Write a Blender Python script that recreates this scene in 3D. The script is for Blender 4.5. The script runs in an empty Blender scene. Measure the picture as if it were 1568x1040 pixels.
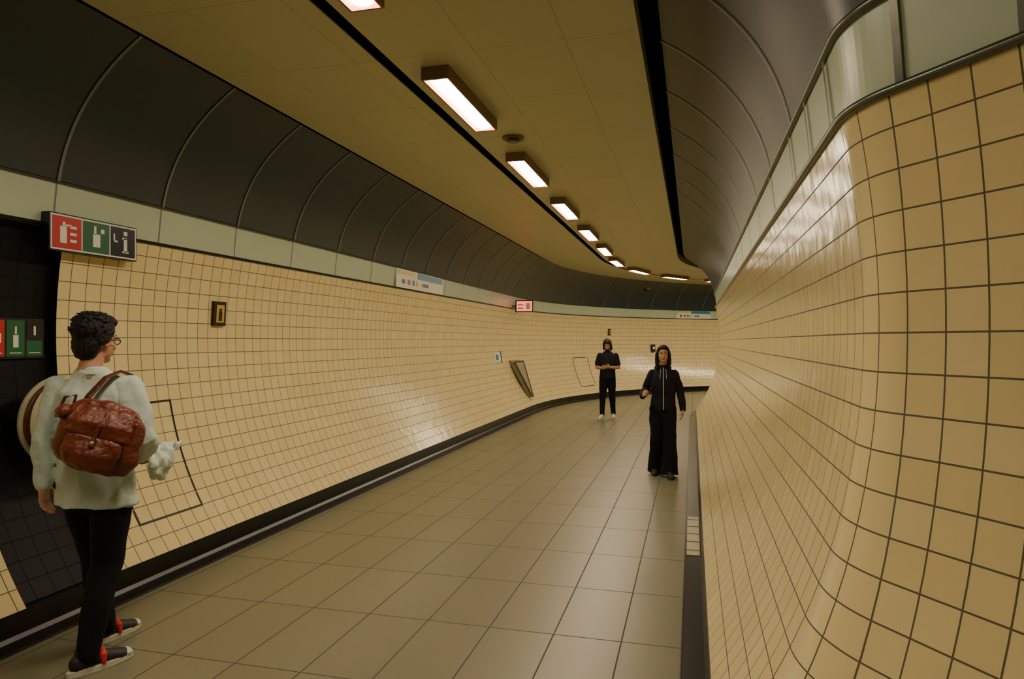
import bpy, bmesh, math, random, numpy as np
from mathutils import Vector, Matrix, noise
S=bpy.context.scene
COL=S.collection
T=0.127          # wall tile pitch
CX=-1.79         # tunnel centre line
RC=9.0; YB=15.6  # bend radius / start
CEN=(CX+RC,YB)
HW=2.36
# ------------------------------------------------------------ materials
def newmat(name):
    m=bpy.data.materials.new(name); m.use_nodes=True
    nt=m.node_tree; b=nt.nodes['Principled BSDF']; return m,nt,b
def simple(name,col,rough=.6,metal=0,spec=.5,var=.0,vscale=20,bump=0,bscale=80,emit=None,es=0):
    m,nt,b=newmat(name)
    b.inputs['Roughness'].default_value=rough; b.inputs['Metallic'].default_value=metal
    b.inputs['Specular IOR Level'].default_value=spec
    tc=nt.nodes.new('ShaderNodeTexCoord')
    n=nt.nodes.new('ShaderNodeTexNoise'); n.inputs['Scale'].default_value=vscale; n.inputs['Detail'].default_value=4
    nt.links.new(tc.outputs['Object'],n.inputs['Vector'])
    mx=nt.nodes.new('ShaderNodeMix'); mx.data_type='RGBA'
    a=tuple(max(0,c*(1-var)) for c in col)+(1,); c2=tuple(min(1,c*(1+var)) for c in col)+(1,)
    mx.inputs[6].default_value=a; mx.inputs[7].default_value=c2
    nt.links.new(n.outputs['Fac'],mx.inputs[0]); nt.links.new(mx.outputs[2],b.inputs['Base Color'])
    if bump:
        n2=nt.nodes.new('ShaderNodeTexNoise'); n2.inputs['Scale'].default_value=bscale
        nt.links.new(tc.outputs['Object'],n2.inputs['Vector'])
        bp=nt.nodes.new('ShaderNodeBump'); bp.inputs['Strength'].default_value=bump; bp.inputs['Distance'].default_value=.01
        nt.links.new(n2.outputs['Fac'],bp.inputs['Height']); nt.links.new(bp.outputs['Normal'],b.inputs['Normal'])
    if emit:
        b.inputs['Emission Color'].default_value=tuple(emit)+(1,); b.inputs['Emission Strength'].default_value=es
    return m
def gridmat(name,c1,c2,mortar,w,h,ms,rough,coords='UV',offset=0,bump=.3,nscale=60,nvar=.0,spec=.5,wav=0):
    m,nt,b=newmat(name)
    b.inputs['Specular IOR Level'].default_value=spec
    tc=nt.nodes.new('ShaderNodeTexCoord')
    br=nt.nodes.new('ShaderNodeTexBrick'); br.offset=offset; br.squash=1; br.offset_frequency=2
    br.inputs['Scale'].default_value=1; br.inputs['Brick Width'].default_value=w; br.inputs['Row Height'].default_value=h
    br.inputs['Mortar Size'].default_value=ms; br.inputs['Mortar Smooth'].default_value=.15
    br.inputs['Color1'].default_value=tuple(c1)+(1,); br.inputs['Color2'].default_value=tuple(c2)+(1,)
    br.inputs['Mortar'].default_value=tuple(mortar)+(1,)
    nt.links.new(tc.outputs[coords],br.inputs['Vector'])
    n=nt.nodes.new('ShaderNodeTexNoise'); n.inputs['Scale'].default_value=nscale; n.inputs['Detail'].default_value=5
    nt.links.new(tc.outputs['Object'],n.inputs['Vector'])
    mr=nt.nodes.new('ShaderNodeMapRange'); mr.inputs[3].default_value=1-nvar; mr.inputs[4].default_value=1+nvar
    nt.links.new(n.outputs['Fac'],mr.inputs[0])
    mu=nt.nodes.new('ShaderNodeMix'); mu.data_type='RGBA'; mu.blend_type='MULTIPLY'; mu.inputs[0].default_value=1
    nt.links.new(br.outputs['Color'],mu.inputs[6]); nt.links.new(mr.outputs[0],mu.inputs[7])
    nt.links.new(mu.outputs[2],b.inputs['Base Color'])
    rr=nt.nodes.new('ShaderNodeMapRange'); rr.inputs[3].default_value=rough; rr.inputs[4].default_value=.8
    nt.links.new(br.outputs['Fac'],rr.inputs[0]); nt.links.new(rr.outputs[0],b.inputs['Roughness'])
    inv=nt.nodes.new('ShaderNodeMath'); inv.operation='SUBTRACT'; inv.inputs[0].default_value=1
    nt.links.new(br.outputs['Fac'],inv.inputs[1])
    h_=inv.outputs[0]
    if wav:
        n3=nt.nodes.new('ShaderNodeTexNoise'); n3.inputs['Scale'].default_value=7; n3.inputs['Detail'].default_value=1
        nt.links.new(tc.outputs['Object'],n3.inputs['Vector'])
        ad=nt.nodes.new('ShaderNodeMath'); ad.operation='MULTIPLY_ADD'; ad.inputs[1].default_value=wav
        nt.links.new(n3.outputs['Fac'],ad.inputs[0]); nt.links.new(h_,ad.inputs[2]); h_=ad.outputs[0]
    bp=nt.nodes.new('ShaderNodeBump'); bp.inputs['Strength'].default_value=bump; bp.inputs['Distance'].default_value=.003
    nt.links.new(h_,bp.inputs['Height']); nt.links.new(bp.outputs['Normal'],b.inputs['Normal'])
    return m
M={}
M['tile']=gridmat('glazed_tile',(.80,.675,.36),(.75,.625,.32),(.12,.10,.062),T,T,.0031,.17,bump=.5,nscale=3,nvar=.05,wav=2.2)
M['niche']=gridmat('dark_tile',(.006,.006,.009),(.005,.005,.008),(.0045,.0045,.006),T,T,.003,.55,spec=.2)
M['floor']=gridmat('floor_slabs',(.190,.186,.122),(.175,.171,.111),(.060,.058,.041),.385,.77,.0045,.36,coords='Object',bump=.3,nscale=260,nvar=.45,spec=.5)
M['ceil']=gridmat('ceiling_panel',(.50,.485,.29),(.485,.47,.28),(.33,.32,.19),.92,.60,.0025,.38,bump=.2,nscale=2,nvar=.04,spec=.4)
M['dark']=simple('slate_panel',(.028,.045,.054),.36,0,.5,.12,3)
M['rib']=simple('rib_grey',(.17,.21,.20),.4,.2,.5,.1,5)
M['band']=simple('band_green',(.50,.61,.47),.30,0,.5,.05,2)
M['black']=simple('black_trim',(.010,.010,.010),.3,0,.5,.1,5)
M['void']=simple('void_shade_black',(.002,.002,.002),.95,0,0)  # darkness of the slot and ceiling gaps put into the colour
M['skirt']=simple('skirting_black',(.009,.0095,.010),.30,0,.4,.2,8)
M['lip']=simple('skirting_lip_metal',(.07,.07,.065),.35,.6,.4,.2,8)
M['steel']=simple('steel',(.14,.15,.13),.3,.85,.5,.1,8)
M['tan']=simple('cabinet_tan',(.30,.27,.17),.4,.2,.5,.1,8)
M['frame']=simple('fixture_frame',(.24,.15,.09),.5,.0,.4,.05)
M['salmon']=simple('fixture_halo_glow',(.75,.20,.10),.5,0,.4,.05,emit=(1,.17,.07),es=3.5)  # red halo around the lamp, put in as rim colour and emission
M['lamp']=simple('diffuser',(1,.9,.8),.5,0,.3,0,emit=(1,.875,.62),es=84)
M['white']=simple('sign_white',(.75,.77,.66),.4)
M['red']=simple('sign_red',(.50,.02,.03),.35)
M['green']=simple('sign_green',(.012,.12,.055),.35)
M['signblack']=simple('sign_black',(.010,.012,.025),.3)
M['blue']=simple('sign_blue',(.02,.20,.42),.35)
M['yellow']=simple('sign_yellow',(.75,.55,.06),.35)
M['gold']=simple('plaque_gold',(.62,.42,.10),.4,.3)
M['cream']=simple('cream_enamel',(.50,.47,.31),.35,0,.5,.05,5)
M['redglow']=simple('exit_sign_lit',(.8,.05,.05),.4,emit=(1,.10,.08),es=2.5)
M['skin']=simple('skin',(.47,.25,.16),.5,0,.4,.08,30)
M['lips']=simple('lips',(.36,.10,.08),.45)
M['eye']=simple('eye_white',(.7,.68,.64),.3)
M['iris']=simple('iris',(.02,.012,.01),.2)
M['hair']=simple('hair_black',(.006,.005,.005),.55,0,.3,.3,90,.6,160)
M['shirt']=simple('white_shirt_cloth',(.52,.62,.59),.85,0,.2,.06,12,.3,60)
M['cloth']=simple('black_cloth',(.008,.009,.014),.85,0,.25,.2,20,.3,70)
M['trouser']=simple('black_trouser',(.006,.007,.009),.9,0,.2,.2,20,.2,70)
M['leather']=simple('brown_leather',(.15,.030,.014),.38,0,.5,.4,14,.6,50)
M['leatherd']=simple('dark_leather',(.085,.017,.010),.4,0,.5,.3,14,.4,60)
M['plastic']=simple('white_plastic_bag',(.60,.68,.62),.4,0,.5,.06,20,.3,40)
M['shoeb']=simple('shoe_black',(.010,.010,.012),.6)
M['shoew']=simple('shoe_white',(.62,.62,.54),.5)
M['glass']=simple('dark_glass',(.02,.02,.02),.1)
# ------------------------------------------------------------ helpers
def mkobj(name,verts,faces,mat,uvs=None,smooth=False,parent=None):
    me=bpy.data.meshes.new(name); me.from_pydata([tuple(v) for v in verts],[],faces); me.update()
    if uvs is not None:
        l=me.uv_layers.new(name='UVMap')
        for lp in me.loops: l.data[lp.index].uv=uvs[lp.vertex_index]
    if smooth:
        for p in me.polygons: p.use_smooth=True
    if isinstance(mat,(list,tuple)):
        for q in mat: me.materials.append(q)
    else: me.materials.append(mat)
    o=bpy.data.objects.new(name,me); COL.objects.link(o)
    if parent: o.parent=parent
    return o
def empty(name,loc=(0,0,0),rz=0,sc=1):
    e=bpy.data.objects.new(name,None); COL.objects.link(e); e.location=loc; e.rotation_euler=(0,0,rz); e.scale=(sc,)*3
    e.empty_display_size=.1; return e
def cpath(y0,y1,bend=None,step=.46):
    out=[]; n=max(1,int(round((y1-y0)/step)))
    for i in range(n+1): out.append((CX,y0+(y1-y0)*i/n,1,0))
    if bend:
        k=int(bend/3)
        for i in range(1,k+1):
            a=math.radians(3*i); out.append((CEN[0]-RC*math.cos(a),CEN[1]+RC*math.sin(a),math.cos(a),-math.sin(a)))
    return out
def cat(s):
    if s<=YB: return Vector((CX,s)),Vector((1,0)),Vector((0,1))
    a=(s-YB)/RC
    return Vector((CEN[0]-RC*math.cos(a),CEN[1]+RC*math.sin(a))),Vector((math.cos(a),-math.sin(a))),Vector((math.sin(a),math.cos(a)))
def sweep(name,path,prof,mat,uref=0,u0=0,v0=0,smooth=True,closed=False,parent=None,flip=False):
    pr=list(prof)
    if closed: pr=pr+[pr[0]]
    vs=[0]
    for a,b in zip(pr[:-1],pr[1:]): vs.append(vs[-1]+math.hypot(b[0]-a[0],b[1]-a[1]))
    us=[0]
    for a,b in zip(path[:-1],path[1:]):
        us.append(us[-1]+math.hypot(b[0]+b[2]*uref-a[0]-a[2]*uref,b[1]+b[3]*uref-a[1]-a[3]*uref))
    V=[];UV=[];F=[];k=len(pr)
    for i,p in enumerate(path):
        for j,q in enumerate(pr):
            V.append((p[0]+p[2]*q[0],p[1]+p[3]*q[0],q[1])); UV.append((us[i]+u0,vs[j]+v0))
    for i in range(len(path)-1):
        for j in range(k-1):
            a=i*k+j; f=(a,a+1,a+k+1,a+k)
            F.append(f[::-1] if flip else f)
    return mkobj(name,V,F,mat,UV,smooth,parent)
def ngon(cx,cz,r,n=8): return [(cx+r*math.cos(2*math.pi*i/n),cz+r*math.sin(2*math.pi*i/n)) for i in range(n)]
zz=[.16,.3,.45,.7,1.0,1.3,1.6,1.9,2.2,2.43]; hh=[1.87,1.96,2.05,2.17,2.27,2.33,2.36,2.36,2.33,2.29]
pf=np.polyfit(zz,hh,4)
def hw(z): return float(np.polyval(pf,z))
ZT=np.linspace(.16,2.44,25)
wallprof=[(hw(z),float(z)) for z in ZT]
arc=[0]
for a,b in zip(wallprof[:-1],wallprof[1:]): arc.append(arc[-1]+math.hypot(b[0]-a[0],b[1]-a[1]))
def z_of(v): return float(np.interp(v,arc,ZT))
def bez(P0,P1,P2,n=14):
    return [((1-t)**2*P0[0]+2*t*(1-t)*P1[0]+t*t*P2[0],(1-t)**2*P0[1]+2*t*(1-t)*P1[1]+t*t*P2[1]) for t in [i/n for i in range(n+1)]]
panel=bez((2.26,2.74),(2.16,3.28),(1.60,3.62))
band=[(2.30,2.45),(2.285,2.60),(2.27,2.73)]
skirt=[(1.90,.166),(1.868,.162),(1.868,.035),(1.850,.014),(1.735,.010),(1.728,.0)]
NY0,NY1=3.05,3.67
Y0=-5.0
neg=lambda pr:[(-a,b) for a,b in pr]
full=cpath(Y0,YB,102)
sweep('wall_left',cpath(Y0,NY0),neg(wallprof),M['tile'],uref=-HW)
o=sweep('wall_left_far',cpath(NY1,YB,102),neg(wallprof),M['tile'],uref=-HW,u0=NY1-Y0)
np_=[(a+.07,b) for a,b in wallprof]
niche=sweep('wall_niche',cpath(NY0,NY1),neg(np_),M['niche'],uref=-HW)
V=[];F=[]
for Yj in (NY0,NY1):
    b0=len(V)
    for (a,z),(c,_) in zip(wallprof,np_): V+= [(CX-a,Yj,z),(CX-c,Yj,z)]
    for i in range(len(wallprof)-1): F.append((b0+2*i,b0+2*i+1,b0+2*i+3,b0+2*i+2))
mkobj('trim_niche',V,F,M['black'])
sweep('baseboard_left',full,neg(skirt),M['skirt'],smooth=False)
sweep('trim_skirting_lip_left',full,neg([(1.735,.0),(1.735,.014),(1.728,.014),(1.728,0)]),M['lip'],smooth=False)
sweep('trim_band_left',full,neg(band),M['band'],smooth=False)
sweep('wall_left_upper_panel',full,neg(panel),M['dark'])
sweep('trim_rail_lower_left',full,ngon(-2.285,2.445,.014),M['black'],closed=True)
sweep('trim_rail_upper_left',full,ngon(-2.262,2.735,.012),M['steel'],closed=True)
r=.45; y1=2.6; FL=math.radians(35)
RP=[]
c0=(CX+HW+r,y1)
st=(c0[0]-r*math.cos(FL),c0[1]-r*math.sin(FL)); n35=(math.cos(FL),math.sin(FL))
for i in range(20,0,-1):
    d=9*(i/20); RP.append((st[0]+math.sin(FL)*d,st[1]-math.cos(FL)*d,n35[0],n35[1]))
for i in range(0,10):
    a=FL*(1-i/10); RP.append((c0[0]-r*math.cos(a),c0[1]-r*math.sin(a),math.cos(a),math.sin(a)))
for i in range(29): RP.append((CX+HW,y1+(YB-y1)*i/28,1,0))
for i in range(1,35):
    a=math.radians(3*i); RP.append((CEN[0]-(RC-HW)*math.cos(a),CEN[1]+(RC-HW)*math.sin(a),math.cos(a),-math.sin(a)))
rel=lambda pr:[(a-HW,b) for a,b in pr]
sweep('wall_right',RP,rel(wallprof),M['tile'],flip=True)
sweep('baseboard_right',RP,rel(skirt),M['skirt'],flip=True,smooth=False)
sweep('trim_skirting_lip_right',RP,rel([(1.735,.0),(1.735,.014),(1.728,.014),(1.728,0)]),M['lip'],smooth=False)
sweep('trim_band_right',RP,rel(band),M['band'],smooth=False,flip=True)
sweep('wall_right_upper_panel',RP,rel(panel),M['dark'],flip=True)
sweep('trim_rail_lower_right',RP,ngon(2.282-HW,2.445,.016),M['steel'],closed=True)
sweep('trim_rail_upper_right',RP,ngon(2.262-HW,2.735,.016),M['steel'],closed=True)
def ribs(name,frames,sgn,base,prof,mat,w=.011,lift=.008):
    V=[];F=[]
    for (p,n,t) in frames:
        b0=len(V)
        for (a,z) in prof:
            o_=(a-base-lift)*sgn
            for s in (-w,w):
                q=p+n*o_+t*s; V.append((q.x,q.y,z-.003))
        for i in range(len(prof)-1): F.append((b0+2*i,b0+2*i+1,b0+2*i+3,b0+2*i+2))
    return mkobj(name,V,F,mat)
ss=[2.67+.92*i for i in range(-8,0)]+[2.67+.92*i for i in range(0,28)]
fr=[cat(s) for s in ss]
ribs('trim_ribs_left',fr,-1,0,panel,M['rib'])
frR=[f for f,s in zip(fr,ss) if s>y1+.1]
ribs('trim_ribs_right',frR,1,0,panel,M['rib'])
def rpt(d):
    return (Vector((st[0]+math.sin(FL)*d,st[1]-math.cos(FL)*d)),Vector(n35),Vector((-math.sin(FL),math.cos(FL))))
flr=[rpt(d) for d in (.38,1.3,2.2,3.1,4.0)]
ribs('trim_ribs_flare',flr,1,HW,panel,M['rib'])
flb=[rpt(d) for d in (.02,.38,.84,1.3,1.76,2.2)]+[(Vector((CX+HW,y)),Vector((1,0)),Vector((0,1))) for y in (2.75,3.2,3.7,4.6,5.5,6.4,7.4,8.3)]
ribs('trim_posts_right',flb,1,HW,band,M['steel'],.014,.012)
ribs('trim_joints_left',fr,-1,0,band,M['rib'],.004,.004)
def plane(name,x0,x1,y0,y1,z,mat):
    return mkobj(name,[(x0,y0,z),(x1,y0,z),(x1,y1,z),(x0,y1,z)],[(0,1,2,3)],mat)
fl=plane('floor',-5,12,-5.2,28,0,M['floor'])
cp=full
cl=[(-1.475,3.70),(-1.475,3.566),(-.262,3.566),(-.262,3.575)]
cr=[(-.17,3.575),(-.17,3.566),(1.475,3.566),(1.475,3.70)]
ceil=sweep('ceiling',cp,cl,M['ceil'],smooth=False)
sweep('ceiling_right_part',cp,cr,M['ceil'],smooth=False)
sweep('trim_ceiling_slot',cp,[(-.262,3.575),(-.262,3.68),(-.17,3.68),(-.17,3.575)],M['void'],smooth=False)  # slot faces painted black to stand in for the shade inside
plane('ceiling_structure',-6,13,-5.2,28,3.95,M['void'])
mkobj('wall_back',[(-5,Y0,0),(7,Y0,0),(7,Y0,3.95),(-5,Y0,3.95)],[(0,1,2,3)],M['tile'],[(0,0),(12,0),(12,3.95),(0,3.95)])
def boxv(c,r_,u_,w,h,d):
    r_=Vector(r_).normalized(); u_=Vector(u_).normalized(); n=r_.cross(u_)
    c=Vector(c); V=[]
    for dd in (0,d):
        for sx,sy in ((-1,-1),(1,-1),(1,1),(-1,1)): V.append(c+r_*(sx*w/2)+u_*(sy*h/2)+n*dd)
    F=[(3,2,1,0),(4,5,6,7),(0,1,5,4),(1,2,6,5),(2,3,7,6),(3,0,4,7)]
    return V,F
def box(name,c,r_,u_,w,h,d,mat,parent=None,bevel=0):
    V,F=boxv(c,r_,u_,w,h,d); o=mkobj(name,V,F,mat,parent=parent)
    if bevel:
        b=o.modifiers.new('b','BEVEL'); b.width=bevel; b.segments=2
    return o
def disc(name,c,r_,u_,rad,d,mat,parent=None,n=24,rad2=None):
    r_=Vector(r_).normalized(); u_=Vector(u_).normalized(); nn=r_.cross(u_); c=Vector(c); rad2=rad if rad2 is None else rad2
    V=[c+(r_*math.cos(2*math.pi*i/n)+u_*math.sin(2*math.pi*i/n))*rad for i in range(n)]
    V+=[c+nn*d+(r_*math.cos(2*math.pi*i/n)+u_*math.sin(2*math.pi*i/n))*rad2 for i in range(n)]
    F=[(i,(i+1)%n,n+(i+1)%n,n+i) for i in range(n)]+[tuple(range(n))[::-1],tuple(range(n,2*n))]
    return mkobj(name,V,F,mat,parent=parent)
# ------------------------------------------------------------ lights
for i in range(-2,12):
    s=4.98+2.2*i
    p,n,t=cat(s); p=p+n*.085
    e=empty('ceiling_light',(p.x,p.y,3.566))
    e.rotation_euler=(0,0,math.atan2(n.y,n.x))
    L=1.20; W=.20; H=.09
    def ringz(w,l,z): return [(-w/2,-l/2,z),(w/2,-l/2,z),(w/2,l/2,z),(-w/2,l/2,z)]
    V=ringz(W,L,0)+ringz(W,L,-H)+ringz(W-.03,L-.03,-H)+ringz(W-.08,L-.08,-H+.03)
    F=[]
    for k in range(3):
        for j in range(4):
            a=4*k+j;b=4*k+(j+1)%4; F.append((a,b,b+4,a+4))
    o=mkobj('housing',V,F,[M['frame'],M['salmon']],parent=e)
    for k in range(8,12): o.data.polygons[k].material_index=1  # inner slope carries the painted halo glow
    w2,l2=W-.08,L-.08
    V=[];F=[]; m_=6
    for q in range(m_+1):
        a=math.pi*q/m_; x=-w2/2*math.cos(a); z=-H+.03-.028*math.sin(a)
        V+=[(x,-l2/2,z),(x,l2/2,z)]
    for q in range(m_): F.append((2*q,2*q+1,2*q+3,2*q+2))
    mkobj('diffuser',V,F,M['lamp'],parent=e,smooth=True)
e=empty('smoke_detector',(-1.60,6.1,3.566)); disc('base',(0,0,0),(1,0,0),(0,-1,0),.10,.02,M['frame'],e); disc('cap',(0,0,-.02),(1,0,0),(0,-1,0),.085,.025,M['black'],e,rad2=.05)
# ------------------------------------------------------------ wall fittings (left)
def Lw(s,z,lift=0):
    p,n,t=cat(s); h=hw(min(z,2.44)); q=p-n*(h-lift)
    dz=.02; slope=(hw(min(z,2.4)+dz)-hw(min(z,2.4)-dz))/(2*dz)
    up=Vector((-n.x*slope,-n.y*slope,1)).normalized()
    return Vector((q.x,q.y,z)),Vector((t.x,t.y,0)),up
def wallbox(name,s,z,w,h,d,mat,parent=None,lift=0,dx=0,dz=0,bevel=0):
    c,r_,u_=Lw(s,z); n=r_.cross(u_); 
    return box(name,c+n*lift+r_*dx+u_*dz,r_,u_,w,h,d,mat,parent,bevel)
def vert_sign(name,x,y,z,w,h,d,frame):
    e=empty(name); box('case',(x,y,z),(0,1,0),(0,0,1),w,h,d,frame,e,.004); return e
e=vert_sign('safety_sign',-4.09,3.86,2.40,.72,.25,.07,M['signblack'])
X=-4.09+.071
def sg(nm,dy,dz,w,h,m,lay=1): return box(nm,(X+.002*lay-.001,3.86+dy,2.40+dz),(0,1,0),(0,0,1),w,h,.002,m,e)
sg('rim',0,0,.70,.232,M['white'],0); sg('red_panel',-.23,0,.218,.21,M['red']); sg('green_panel',0,0,.218,.21,M['green']); sg('info_panel',.23,0,.218,.21,M['signblack'])
sg('extinguisher',-.26,-.015,.05,.11,M['white'],2); sg('nozzle',-.255,.055,.02,.03,M['white'],2); sg('hose',-.225,.05,.05,.012,M['white'],2)
for k in range(3): sg('flame',-.185,-.05+.045*k,.05,.018,M['white'],2)
sg('hand',0,-.02,.06,.09,M['white'],2); sg('finger',-.012,.05,.018,.06,M['white'],2); sg('alarm',.05,.05,.03,.03,M['white'],2)
sg('i_dot',.25,.065,.032,.03,M['white'],2); sg('i_stem',.25,-.02,.03,.10,M['white'],2); sg('i_foot',.25,-.07,.055,.014,M['white'],2); sg('i_serif',.242,.028,.04,.014,M['white'],2); sg('arrow',.165,.0,.03,.012,M['white'],2); sg('arrow',.15,.03,.012,.05,M['white'],2)
e=empty('fire_point_sign'); yb=3.42; zb=1.70; cx=CX-hw(1.7)-.07+.02
def s2(nm,dy,dz,w,h,m,lay=1): return box(nm,(cx+.003*lay,yb+dy,zb+dz),(0,1,0),(0,0,1),w,h,.003,m,e)
box('plate',(cx-.018,yb,zb),(0,1,0),(0,0,1),.40,.26,.021,M['signblack'],e)
s2('red',-.13,0,.115,.23,M['red']); s2('green',0,0,.12,.23,M['green']); s2('blk',.13,.05,.11,.11,M['signblack']); s2('grn2',.13,-.065,.11,.10,M['green'])
s2('ext',-.14,-.01,.03,.10,M['white'],2); s2('fl',-.105,.0,.018,.06,M['white'],2); s2('hand',0,-.02,.035,.08,M['white'],2); s2('h2',0,.05,.012,.05,M['white'],2); s2('i',.13,.05,.014,.06,M['white'],2)
for k in range(3): s2('ln',-.13+.13*k,-.095,.08,.006,M['white'],2)
# hose reel drum
e=empty('fire_hose_reel',(CX-hw(1.15)+.09,3.54,1.17))
rr=(0,1,0);uu=(0,0,1)
disc('bracket',(-.155,-.12,0.03),rr,uu,.12,.175,M['black'],e)
disc('rear_flange',(.02,0,0),rr,uu,.285,.02,M['cream'],e,48,.29)
disc('hose_coil',(.04,0,0),rr,uu,.235,.09,M['leatherd'],e,48)
for k in range(3):
    V=[];F=[];R_=.25;rr_=.018;n1=40
    for i in range(n1):
        a=2*math.pi*i/n1
        for j in range(8):
            b=2*math.pi*j/8; V.append((.055+.03*k+rr_*math.sin(b),(R_+rr_*math.cos(b))*math.cos(a),(R_+rr_*math.cos(b))*math.sin(a)))
    for i in range(n1):
        for j in range(8): F.append((i*8+j,((i+1)%n1)*8+j,((i+1)%n1)*8+(j+1)%8,i*8+(j+1)%8))
    mkobj('hose_loop',V,F,M['leatherd'],smooth=True,parent=e)
disc('front_flange',(.13,0,0),rr,uu,.29,.03,M['cream'],e,48,.275)
disc('ring',(.16,0,0),rr,uu,.20,.008,M['cream'],e,48,.19); disc('hub',(.168,0,0),rr,uu,.05,.03,M['steel'],e)
def plaque(s,z,w,h):
    e=empty('wall_plaque'); wallbox('frame',s,z,w,h,.03,M['black'],e,0,0,0,.004); wallbox('picture',s,z,w*.62,h*.72,.003,M['gold'],e,.0305)
    wallbox('figure',s,z,w*.26,h*.36,.003,M['black'],e,.034,0,-h*.12); wallbox('head',s,z,w*.17,h*.16,.003,M['black'],e,.034,0,h*.13)
plaque(5.28,1.93,.165,.22); plaque(15.6+RC*math.radians(31),1.97,.13,.2)
e=empty('call_point_box'); wallbox('case',15.6+RC*math.radians(41.5),1.45,.16,.24,.08,M['black'],e,0,0,0,.01); wallbox('label',15.6+RC*math.radians(41.5),1.45,.1,.08,.003,M['white'],e,.081)
def hatch(s0,s1,z0,z1,lw=.014):
    e=empty('access_hatch'); w=s1-s0
    n=8
    for sx in (s0,s1):
        for k in range(n):
            za=z0+(z1-z0)*k/n; zb_=z0+(z1-z0)*(k+1)/n; zc=(za+zb_)/2
            wallbox('edge',sx,zc,lw,(zb_-za)*1.06,.006,M['black'],e)
    for zc in (z0,z1): wallbox('edge',(s0+s1)/2,zc,w*( (RC+HW)/RC if s0>YB else 1)+.014,lw,.006,M['black'],e)
hatch(Y0+T*71,Y0+T*76,z_of(T*2),z_of(T*9))
a0=math.radians(20.8);a1=math.radians(25)
hatch(YB+RC*a0,YB+RC*a1,z_of(T*2),z_of(T*9),.022)
def bandsign(s,w,name='line_direction_sign'):
    e=empty(name); p,n,t=cat(s); c=p-n*2.268; c=Vector((c.x,c.y,2.59)); r_=Vector((t.x,t.y,0))
    nn=r_.cross(Vector((0,0,1)))
    def b(nm,dx,dz,ww,h,m,l): box(nm,c+r_*dx+Vector((0,0,dz))+nn*l,r_,(0,0,1),ww,h,.004,m,e)
    box('board',c-nn*.012,r_,(0,0,1),w,.27,.02,M['white'],e)
    b('blue_strip',w*.2,.08,w*.56,.09,M['blue'],.01); b('yellow_strip',-w*.3,.09,w*.34,.05,M['yellow'],.01)
    b('red_block',-w*.26,-.04,w*.05,.07,M['red'],.01); b('blk',-w*.17,-.04,w*.03,.08,M['signblack'],.01); b('blk2',-w*.37,-.04,w*.05,.06,M['signblack'],.01); b('yl',-w*.09,-.04,w*.05,.08,M['yellow'],.01)
    for k in range(4): b('letter',w*(.03+.035*k),-.045,w*.02,.05,M['signblack'],.01)
bandsign(9.85,1.85); bandsign(YB+RC*math.radians(50.5),1.5)
e=empty('exit_sign',(-3.80,15.5,2.50))
box('case',(0,.03,0),(1,0,0),(0,0,1),.42,.28,.06,M['black'],e,.005)
box('lit_face',(.01,-.031,0),(1,0,0),(0,0,1),.37,.23,.003,M['redglow'],e)
box('text',(-.08,-.035,.03),(1,0,0),(0,0,1),.14,.04,.003,M['white'],e); box('text',(-.08,-.035,-.05),(1,0,0),(0,0,1),.14,.04,.003,M['white'],e); box('text2',(.10,-.035,0),(1,0,0),(0,0,1),.10,.15,.003,M['white'],e)
box('bracket',(-.24,.02,0),(1,0,0),(0,0,1),.08,.05,.03,M['steel'],e)
e=empty('wall_notice'); wallbox('plate',14.35,1.33,.50,.22,.012,M['white'],e); wallbox('print',14.30,1.33,.2,.12,.003,M['blue'],e,.013); wallbox('side',14.62,1.33,.05,.24,.02,M['black'],e)
e=empty('fire_equipment_cabinet')
xw=CX-hw(1.2)
V=[(xw-.02,15.25,1.24),(xw-.02,16.0,1.24),(CX-hw(.36)-.0,16.0,.34),(CX-hw(.36)-.0,15.82,.34),
   (xw+.12,15.32,1.20),(xw+.16,16.0,1.20),(CX-hw(.36)+.10,15.97,.36),(CX-hw(.36)+.10,15.86,.36)]
F=[(0,1,2,3),(7,6,5,4),(0,4,5,1),(1,5,6,2),(2,6,7,3),(3,7,4,0)]
o=mkobj('body',V,F,M['tan'],parent=e); b=o.modifiers.new('b','BEVEL'); b.width=.015; b.segments=2
Vf=[Vector(V[k]) for k in (4,5,6,7)]
for k in range(4):
    a_,b_=Vf[k],Vf[(k+1)%4]; d_=(b_-a_); nrm=Vector((1,-.1,0.1)).normalized()
    box('rim',(a_+b_)/2+nrm*.002,d_,nrm.cross(d_),d_.length,.035,.008,M['black'],e)
box('handle',(xw+.145,15.7,.98),(0,1,0),(0,0,1),.14,.03,.02,M['black'],e)
p,n,t=cat(YB+RC*.62); q=p-n*1.55
e=empty('cctv_camera',(q.x,q.y,3.35)); disc('mount',(0,0,.0),(1,0,0),(0,-1,0),.09,.05,M['steel'],e)
bm=bmesh.new(); bmesh.ops.create_uvsphere(bm,u_segments=20,v_segments=12,radius=.085); me=bpy.data.meshes.new('dome'); bm.to_mesh(me); bm.free(); me.materials.append(M['glass'])
o=bpy.data.objects.new('dome',me); COL.objects.link(o); o.parent=e; o.location=(0,0,-.06)
box('arm',(0,0,0),(1,0,0),(0,0,1),.04,.5,.04,M['steel'],e).location=(0,0,.22)
e=empty('drain_cover',(.005,6.1,.012)); box('plate',(0,0,0),(1,0,0),(0,1,0),.10,1.2,.006,M['cream'],e)  # cream puts the reflection of the wall tiles into the metal plate's colour
for k in range(5): box('bar',(0,-.48+.24*k,.0062),(1,0,0),(0,1,0),.10,.014,.002,M['black'],e)
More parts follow.
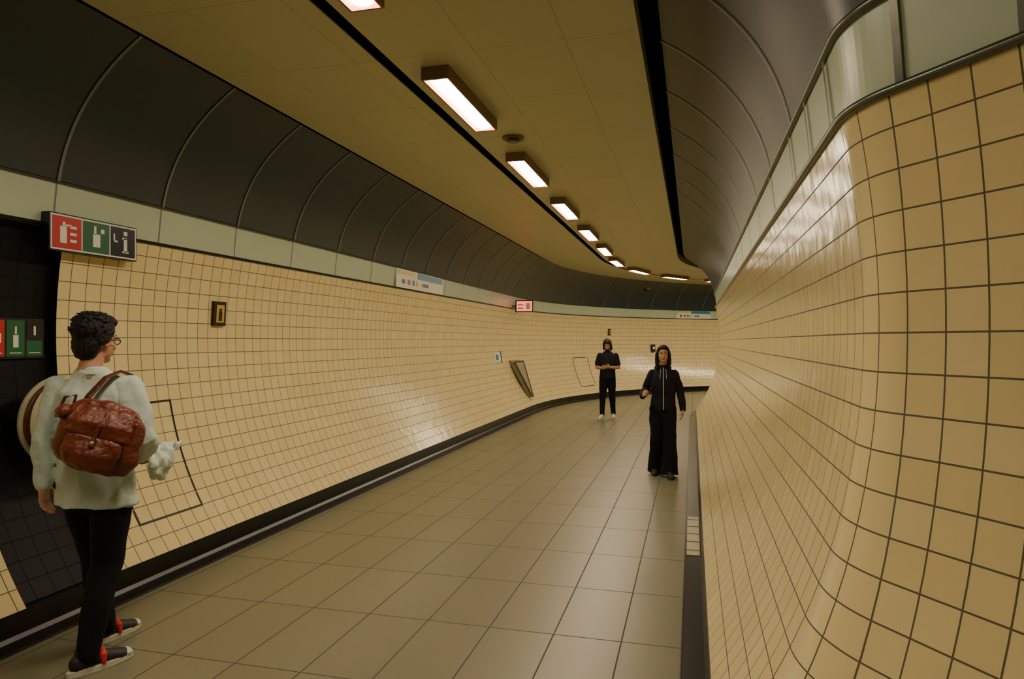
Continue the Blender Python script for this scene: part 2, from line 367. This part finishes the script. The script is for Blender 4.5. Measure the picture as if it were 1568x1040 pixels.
# ------------------------------------------------------------ people
class B:
    def __init__(s): s.bm=bmesh.new()
    def tube(s,pts,rads,side=(1,0,0),n=20,cap0=True,cap1=True):
        pts=[Vector(p) for p in pts]; rads=[(r,r) if not isinstance(r,tuple) else r for r in rads]
        P=[];R=[];
        t0=(pts[1]-pts[0]).normalized(); t1=(pts[-1]-pts[-2]).normalized()
        if cap0:
            m=min(rads[0]); 
            for k,q in ((.97,.22),(.8,.6),(.45,.89)): P.append(pts[0]-t0*m*k); R.append((rads[0][0]*q,rads[0][1]*q))
        P+=pts; R+=rads
        if cap1:
            m=min(rads[-1])
            for k,q in ((.45,.89),(.8,.6),(.97,.22)): P.append(pts[-1]+t1*m*k); R.append((rads[-1][0]*q,rads[-1][1]*q))
        rings=[]
        for i,p in enumerate(P):
            a=P[max(0,i-1)]; b=P[min(len(P)-1,i+1)]; t=(b-a).normalized()
            sd=Vector(side); sd=sd-t*t.dot(sd)
            if sd.length<.15: sd=Vector((0,1,0)); sd=sd-t*t.dot(sd)
            sd.normalize(); o_=t.cross(sd)
            rings.append([s.bm.verts.new(p+sd*R[i][0]*math.cos(2*math.pi*j/n)+o_*R[i][1]*math.sin(2*math.pi*j/n)) for j in range(n)])
        for a,b in zip(rings[:-1],rings[1:]):
            for j in range(n): s.bm.faces.new((a[j],a[(j+1)%n],b[(j+1)%n],b[j]))
        s.bm.faces.new(rings[0][::-1]); s.bm.faces.new(rings[-1]); return s
    def ell(s,c,r,rot=None):
        m=Matrix.Translation(Vector(c))@(rot.to_4x4() if rot else Matrix.Identity(4))@Matrix.Diagonal((*r,1))
        bmesh.ops.create_uvsphere(s.bm,u_segments=20,v_segments=14,radius=1,matrix=m); return s
    def out(s,name,mat,parent,voxel=.008,smooth=3,amp=0,freq=10,xf=None,post=None):
        me=bpy.data.meshes.new(name); bmesh.ops.recalc_face_normals(s.bm,faces=s.bm.faces[:])
        if xf is not None: s.bm.transform(xf)
        s.bm.to_mesh(me); s.bm.free()
        o=bpy.data.objects.new(name,me); COL.objects.link(o)
        if voxel:
            r_=o.modifiers.new('r','REMESH'); r_.mode='VOXEL'; r_.voxel_size=voxel; r_.use_smooth_shade=True
            if smooth:
                sm=o.modifiers.new('s','SMOOTH'); sm.iterations=smooth; sm.factor=.5
            dg=bpy.context.evaluated_depsgraph_get()
            m2=bpy.data.meshes.new_from_object(o.evaluated_get(dg)); o.modifiers.clear(); o.data=m2; me=m2
        me.name=name
        if amp or post:
            vs=me.vertices; nr=[v.normal.copy() for v in vs]
            for v,nn in zip(vs,nr):
                c=v.co.copy()
                if amp:
                    q=Vector((c.x*freq,c.y*freq,c.z*freq*.6)); d=noise.noise(q)+.5*noise.noise(q*2.1)
                    c=c+nn*d*amp
                if post: c=Vector(post(c))
                v.co=c
        for p in me.polygons: p.use_smooth=True
        me.materials.clear(); me.materials.append(mat); me.update()
        o.parent=parent; return o
def hand(par,wr,f,n,th,curl=.5,name='hand',mat=None):
    f=Vector(f).normalized(); n=Vector(n); n=(n-f*f.dot(n)).normalized(); s=f.cross(n)
    if s.dot(Vector(th))<0: s=-s
    wr=Vector(wr); b=B()
    b.tube([wr-f*.03,wr,wr+f*.035,wr+f*.085],[(.024,.019),(.027,.018),(.038,.016),(.040,.013)],side=s,n=16)
    for off,L,c in ((.029,.070,.9),(.010,.079,1),(-.010,.074,1.05),(-.029,.058,1.15)):
        p=wr+f*(.085-abs(off)*.15)+s*off; pts=[p-f*.012,p]; a=0
        for k,fr_ in enumerate((.45,.31,.24)):
            a+=curl*c*(.75 if k==0 else .9); d=f*math.cos(a)+n*math.sin(a)+s*off*1.2; p=p+d.normalized()*L*fr_; pts.append(p)
        b.tube(pts,[.0092,.0092,.0085,.0078,.0065],side=s,n=10)
    p=wr+f*.022+s*.026
    b.tube([p,p+(s*.7+f*.7+n*.25).normalized()*.035,p+(s*.7+f*.7+n*.25).normalized()*.035+(f*.85+s*.2+n*.5).normalized()*.028,p+(s*.7+f*.7+n*.25).normalized()*.035+(f*.85+s*.1+n*.6).normalized()*.048],[.015,.0115,.0098,.0078],side=n,n=10)
    return b.out(name,mat or M['skin'],par,.0032,2)
def shoe(par,x,y,ang,up,sole,toe=None,nm='shoe'):
    R_=Matrix.Translation((x,y,0))@Matrix.Rotation(ang,4,'Z')
    b=B(); b.tube([(0,-.055,.055),(0,0,.06),(0,.07,.048),(0,.14,.036),(0,.175,.032)],[(.036,.045),(.040,.055),(.044,.040),(.046,.030),(.036,.024)],side=(1,0,0),n=20)
    b.tube([(0,-.02,.06),(0,-.02,.12)],[(.04,.05),(.038,.044)],cap1=False)
    def pp(c): return (c.x,c.y,max(c.z,.02))
    b.out(nm+'_upper',up,par,.006,2,xf=R_,post=pp)
    n=32; V=[];F=[]
    for z,g in ((0,.96),(.006,1.0),(.030,1.0),(.035,.96)):
        for i in range(n):
            a=2*math.pi*i/n; yy=.055+.158*math.sin(a); ww=.050+.006*math.sin(a)-.006*(1-abs(math.sin(a)))
            V.append(R_@Vector((ww*g*math.cos(a)*(1.0),yy*g,z)))
    for k in range(3):
        for i in range(n): F.append((k*n+i,k*n+(i+1)%n,(k+1)*n+(i+1)%n,(k+1)*n+i))
    F+= [tuple(range(n))[::-1],tuple(range(3*n,4*n))]
    mkobj(nm+'_sole',V,F,sole,parent=par,smooth=False)
    if toe:
        b=B(); b.tube([(-.048,.05,.038),(-.034,.05,.070),(0,.055,.085),(.034,.05,.070),(.048,.05,.038)],[.010,.020,.022,.020,.010],side=(0,1,0)); b.out(nm+'_stripe',toe,par,.005,1,xf=R_)
        b=B(); b.ell((0,.172,.034),(.040,.034,.022)); b.out(nm+'_toecap',sole,par,.005,1,xf=R_)
def head(par,at,yaw,pitch,hairstyle,beard=False,glasses=False,sc=1):
    X=Matrix.Translation(Vector(at))@Matrix.Rotation(yaw,4,'Z')@Matrix.Rotation(pitch,4,'X')@Matrix.Scale(sc,4)
    b=B()
    b.ell((0,-.012,.03),(.074,.093,.088)).ell((0,.022,-.035),(.062,.064,.080)).ell((0,.056,-.093),(.028,.026,.022))
    b.ell((0,.0,-.07),(.055,.05,.035))
    b.tube([(0,.080,.008),(0,.094,-.014),(0,.104,-.036)],[(.008,.010),(.010,.011),(.015,.010)])
    for s in (-1,1):
        b.ell((s*.028,.074,.022),(.027,.014,.008)).ell((s*.036,.058,-.028),(.024,.022,.022)).ell((s*.075,-.006,-.008),(.008,.018,.030))
    b.ell((0,.080,-.066),(.024,.012,.012))
    b.tube([(0,-.012,-.07),(0,-.028,-.13),(0,-.03,-.19)],[(.052,.052),(.054,.054),(.068,.060)])
    b.out('head',M['skin'],par,.004,3,xf=X)
    for s in (-1,1):
        B().ell((s*.030,.0785,.002),(.0135,.008,.0075)).out('eye',M['eye'],par,0,0,xf=X)
        B().ell((s*.030,.0855,.002),(.006,.003,.0062)).out('iris',M['iris'],par,0,0,xf=X)
        B().tube([(s*.012,.089,.026),(s*.030,.088,.031),(s*.047,.078,.026)],[.003,.0042,.002]).out('eyebrow',M['hair'],par,0,0,xf=X)
    B().tube([(-.024,.082,-.066),(0,.094,-.063),(.024,.082,-.066)],[.003,.007,.003]).out('lips',M['lips'],par,0,0,xf=X)
    h=B()
    if hairstyle=='short':
        h.ell((0,-.028,.054),(.092,.106,.088)).ell((0,-.062,-.02),(.078,.052,.090)).ell((0,.035,.098),(.070,.056,.040))
        for s in (-1,1): h.ell((s*.072,-.032,.03),(.020,.052,.058))
        rd=random.Random(3)
        for k in range(90):
            a=rd.uniform(0,6.28); e_=rd.uniform(-.2,1.4); d=Vector((math.cos(a)*math.cos(e_),math.sin(a)*math.cos(e_),math.sin(e_)))
            if d.y>.4 and d.z<.6: continue
            q=Vector((0,-.028,.054))+Vector((d.x*.090,d.y*.104,d.z*.086)); tdir=Vector((rd.uniform(-1,1),rd.uniform(-1,1),rd.uniform(-.4,.5)))*.020
            h.tube([q-tdir,q+d*.006,q+tdir],[.005,.008,.004],n=8)
        h.out('hair',M['hair'],par,.0035,0,amp=.004,freq=60,xf=X)
    elif hairstyle=='long':
        h.ell((0,-.028,.045),(.086,.100,.088)).ell((0,.045,.085),(.062,.040,.026))
        h.tube([(0,-.065,.04),(0,-.085,-.06),(0,-.08,-.20)],[(.088,.05),(.098,.045),(.095,.030)])
        for s in (-1,1): h.tube([(s*.066,.01,.07),(s*.085,.0,.0),(s*.090,.0,-.09),(s*.082,.03,-.19)],[(.016,.040),(.018,.040),(.020,.035),(.016,.026)],side=(1,0,0))
        h.out('hair',M['hair'],par,.005,1,amp=.005,freq=45,xf=X)
    else:
        h.ell((0,-.022,.052),(.086,.100,.084)).ell((0,-.062,-.02),(.080,.055,.085)).ell((0,.045,.085),(.066,.046,.034))
        for s in (-1,1): h.tube([(s*.072,.0,.05),(s*.084,-.008,-.02),(s*.080,-.02,-.11)],[(.020,.050),(.020,.042),(.022,.035)])
        h.out('hair',M['hair'],par,.006,1,amp=.008,freq=38,xf=X)
    if beard:
        B().ell((0,.045,-.092),(.046,.042,.030)).ell((-.05,.02,-.06),(.016,.03,.035)).ell((.05,.02,-.06),(.016,.03,.035)).out('beard',M['hair'],par,.005,1,amp=.004,freq=60,xf=X)
    if glasses:
        for s in (-1,1):
            pts=[(s*.031+.021*math.cos(a),.098,.002+.016*math.sin(a)) for a in np.linspace(0,2*math.pi,14)]
            B().tube(pts,[.0025]*14,side=(0,1,0),n=6,cap0=False,cap1=False).out('glasses_rim',M['iris'],par,0,0,xf=X)
            B().tube([(s*.052,.096,.006),(s*.076,.06,.006),(s*.083,.0,.002)],[.0028]*3,n=6).out('glasses_arm',M['iris'],par,0,0,xf=X)
        B().tube([(-.01,.099,.004),(.01,.099,.004)],[.0022]*2,side=(0,1,0),n=6).out('glasses_bridge',M['iris'],par,0,0,xf=X)
def legs(par,J,rad,mat,hemflat=False,amp=.006):
    b=B(); b.tube([(0,0,.84),(0,-.005,.92),(0,0,1.0)],[(.155,.11),(.168,.122),(.155,.105)],cap0=True,cap1=False)
    for s,k,a in ((-1,J['lk'],J['la']),(1,J['rk'],J['ra'])):
        k=Vector(k);a=Vector(a);hp=Vector((s*.085,0,.90))
        m1=hp.lerp(k,.5); m2=k.lerp(a,.4)+Vector((0,-.012,0))
        b.tube([hp,m1,k,m2,a],rad,cap1=not hemflat)
    return b.out('trousers',mat,par,.009,3,amp=amp,freq=9)
def sleeve_pts(sh,el,wr,t=1.0):
    sh=Vector(sh);el=Vector(el);wr=Vector(wr); return [sh,sh.lerp(el,.5),el,el.lerp(wr,.5),el.lerp(wr,t)]

# ---- man in white shirt (left foreground)
P=empty('man_in_white_shirt',(-3.07,2.95,0),math.radians(15),1.03)
J=dict(lk=(-.075,.13,.49),la=(-.06,.175,.09),rk=(.075,-.03,.49),ra=(.06,-.17,.09))
legs(P,J,[.098,.092,.076,.070,.054],M['trouser'])
shoe(P,-.06,.19,math.radians(-22),M['shoeb'],M['shoew'],M['red'],'left_shoe'); shoe(P,.06,-.155,math.radians(-34),M['shoeb'],M['shoew'],M['red'],'right_shoe')
b=B(); b.tube([(0,0,.79),(0,0,.86),(0,-.005,1.0),(0,-.01,1.14),(0,-.015,1.28),(0,-.015,1.37),(0,-.015,1.44),(0,-.02,1.49)],[(.205,.145),(.200,.140),(.188,.130),(.182,.125),(.195,.128),(.190,.112),(.135,.082),(.072,.068)],cap0=False,cap1=False)
LS,LE,LW_=(-.180,-.01,1.395),(-.240,-.055,1.13),(-.245,-.035,.90)
RS,RE,RW_=(.180,-.01,1.395),(.245,-.035,1.13),(.165,.155,1.03)
b.tube(sleeve_pts(LS,LE,LW_,.97),[.066,.060,.053,.050,.043]); b.tube(sleeve_pts(RS,RE,RW_,.95),[.070,.070,.068,.058,.045])
b.out('shirt',M['shirt'],P,.007,2,amp=.022,freq=9)
b=B(); b.tube([(0,-.025,1.455),(0,-.022,1.50)],[(.078,.075),(.064,.062)],cap0=False,cap1=False); b.out('collar',M['shirt'],P,.006,2)
head(P,(0,.005,1.635),math.radians(-16),math.radians(-4),'short',glasses=True)
hand(P,LW_,(0,.05,-1),(1,0,0),(0,1,0),.35,'left_hand'); hand(P,RW_,(-.25,.9,-.35),(-.9,0,-.3),(0,.2,1),.9,'right_hand')
# shoulder bag
K=empty('leather_backpack',(-3.07,2.95,0),math.radians(15),1.03)
X=Matrix.Translation((.160,-.225,1.18))@Matrix.Rotation(math.radians(16),4,'Z')@Matrix.Rotation(math.radians(17),4,'Y')@Matrix.Diagonal((.93,.93,.84,1))
b=B(); b.tube([(0,0,-.165),(0,0,-.12),(0,0,0),(0,0,.10),(0,0,.15)],[(.185,.065),(.205,.085),(.208,.088),(.190,.070),(.15,.045)],n=28); b.out('body',M['leather'],K,.006,3,amp=.018,freq=9,xf=X)
b=B(); b.tube([(0,-.088,-.155),(0,-.092,-.10),(0,-.09,-.02)],[(.13,.030),(.14,.038),(.13,.020)],n=24); b.out('front_pocket',M['leather'],K,.006,3,amp=.010,freq=14,xf=X)
b=B(); b.tube([(0,-.088,.0),(0,-.085,.07),(0,-.045,.145),(0,.0,.17)],[(.16,.010),(.16,.012),(.14,.012),(.12,.012)],n=20); b.out('flap',M['leather'],K,.006,2,amp=.010,freq=14,xf=X)
b=B(); b.tube([(0,-.104,.07),(0,-.118,-.01),(0,-.132,-.05)],[(.013,.004)]*3,n=8); b.out('buckle_strap',M['leatherd'],K,.003,1,xf=X)
b=B(); b.ell((0,-.128,-.03),(.011,.005,.009)); b.out('buckle',M['gold'],K,0,0,xf=X)
b=B(); b.ell((-.19,-.01,.08),(.045,.045,.045)); b.out('rolled_corner',M['leather'],K,.006,2,amp=.006,freq=20,xf=X)
b=B(); b.tube([(.03,-.20,1.27),(.07,-.18,1.36),(.12,-.12,1.45),(.145,-.03,1.478),(.15,.05,1.455),(.16,.115,1.37),(.19,.115,1.25),(.235,.0,1.12),(.26,-.14,1.06)],[(.018,.006)]*9,side=(1,0,0),n=10); b.out('shoulder_strap',M['leatherd'],K,.004,1)
b=B(); b.tube([(.02,-.22,1.31),(.03,-.21,1.37),(-.03,-.2,1.36),(-.06,-.22,1.27)],[.008]*4,n=10); b.out('grab_handle',M['leatherd'],K,.004,1)
# crumpled carrier bag gripped in the right hand
K=empty('plastic_bag',(-3.07,2.95,0),math.radians(15),1.03)
b=B(); b.tube([(.14,.27,1.07),(.15,.29,1.03),(.17,.32,.99),(.17,.32,.93),(.15,.31,.88)],[(.012,.020),(.020,.045),(.035,.115),(.040,.120),(.025,.075)],side=(1,0,0),n=24)
b.tube([(.17,.36,1.00),(.19,.45,1.025),(.20,.50,1.035)],[(.022,.050),(.014,.030),(.006,.010)],side=(1,0,0),n=16); b.out('bag',M['plastic'],K,.005,1,amp=.022,freq=20)

# ---- woman in black (walking towards camera)
P=empty('woman_in_black',(-.356,8.80,0),math.radians(183),.926)
J=dict(lk=(-.085,.08,.50),la=(-.080,.13,.03),rk=(.085,.02,.49),ra=(.095,-.11,.03))
b=legs(P,J,[.098,.094,.088,.100,.122],M['trouser'],hemflat=True,amp=.010)
shoe(P,-.080,.17,math.radians(6),M['shoeb'],M['shoeb'],None,'left_shoe'); shoe(P,.095,-.07,math.radians(-8),M['shoeb'],M['shoeb'],None,'right_shoe')
b=B(); b.tube([(0,0,.88),(0,0,.95),(0,0,1.08),(0,.003,1.22),(0,0,1.33),(0,-.01,1.42),(0,-.02,1.49)],[(.168,.128),(.172,.130),(.160,.118),(.172,.128),(.166,.112),(.120,.080),(.075,.07)],cap0=False,cap1=False)
LE,LW_=(-.225,-.03,1.14),(-.255,.04,.90)
RE,RW_=(.235,-.06,1.15),(.270,.13,1.08)
b.tube(sleeve_pts((-.150,-.01,1.380),LE,LW_,1),[.056,.055,.052,.050,.042]); b.tube(sleeve_pts((.150,-.01,1.380),RE,RW_,1),[.056,.055,.054,.052,.042])
b.tube([(-.09,-.05,1.45),(0,-.10,1.47),(.09,-.05,1.45)],[.03,.045,.03],side=(0,0,1))
b.out('jacket',M['cloth'],P,.008,3,amp=.012,freq=9)
b=B(); b.tube([(0,.068,1.455),(0,.10,1.38),(0,.130,1.30),(0,.137,1.20),(0,.130,1.08),(0,.138,.96),(0,.138,.90)],[(.004,.004)]*7,n=8); b.out('zip',M['white'],P,0,0)
for s in (-1,1):
    b=B(); b.tube([(s*.035,.078,1.44),(s*.04,.114,1.36),(s*.042,.132,1.31)],[.0018]*3,n=8); b.out('drawstring',M['white'],P,0,0)
head(P,(0,.015,1.635),0,math.radians(3),'long')
hand(P,LW_,(0,.1,-1),(1,0,0),(0,1,0),.4,'left_hand'); hand(P,RW_,(-.15,.75,.35),(-.8,.2,0),(-.3,0,1),.8,'right_hand')

# ---- man in black t-shirt, far
P=empty('man_in_black_tshirt',(-1.79,14.95,0),math.radians(178),.985)
J=dict(lk=(-.100,-.01,.49),la=(-.110,-.12,.09),rk=(.095,.10,.49),ra=(.100,.14,.09))
legs(P,J,[.098,.090,.070,.064,.050],M['trouser'])
shoe(P,-.110,-.10,math.radians(10),M['shoew'],M['shoew'],None,'left_shoe'); shoe(P,.100,.16,math.radians(-8),M['shoew'],M['shoew'],None,'right_shoe')
b=B(); b.tube([(0,0,.88),(0,0,.95),(0,0,1.08),(0,0,1.25),(0,-.005,1.36),(0,-.01,1.44),(0,-.02,1.49)],[(.180,.128),(.180,.126),(.170,.118),(.190,.128),(.185,.112),(.125,.080),(.072,.066)],cap0=False,cap1=False)
LE,LW_=(-.245,.0,1.12),(-.080,.235,1.14)
RE,RW_=(.245,.0,1.12),(.080,.235,1.12)
for sh,el in (((-.175,-.01,1.39),LE),((.175,-.01,1.39),RE)):
    sh=Vector(sh);el=Vector(el); b.tube([sh,sh.lerp(el,.5),sh.lerp(el,.8)],[.066,.062,.060],cap1=False)
b.out('tshirt',M['cloth'],P,.009,3,amp=.008,freq=9)
for el,wr,sh,nm in ((LE,LW_,(-.175,-.01,1.39),'left_arm'),(RE,RW_,(.175,-.01,1.39),'right_arm')):
    sh=Vector(sh); b=B(); b.tube([sh.lerp(Vector(el),.5),el,Vector(el).lerp(Vector(wr),.4),wr],[.046,.040,.038,.026]); b.out(nm,M['skin'],P,.006,3)
hand(P,LW_,(.5,.7,.2),(.7,-.4,.2),(0,0,1),.8,'left_hand'); hand(P,RW_,(-.5,.7,.2),(-.7,-.4,.2),(0,0,1),.8,'right_hand')
box('phone',(0,.315,1.20),(1,0,0),(0,.6,.8),.09,.15,.010,M['glass'],P,.004)
head(P,(0,.03,1.625),0,math.radians(-22),'mid',beard=True)
# ------------------------------------------------------------ world + camera
w=bpy.data.worlds.new('world'); S.world=w; w.use_nodes=True
w.node_tree.nodes['Background'].inputs[0].default_value=(.02,.02,.018,1); w.node_tree.nodes['Background'].inputs[1].default_value=.5
cam=bpy.data.cameras.new('camera'); co=bpy.data.objects.new('camera',cam); COL.objects.link(co); S.camera=co
cam.sensor_width=36; cam.lens=24.0; cam.clip_start=.05
co.location=(0,0,1.68); co.rotation_euler=(math.radians(90+.15),0,math.radians(14.8))
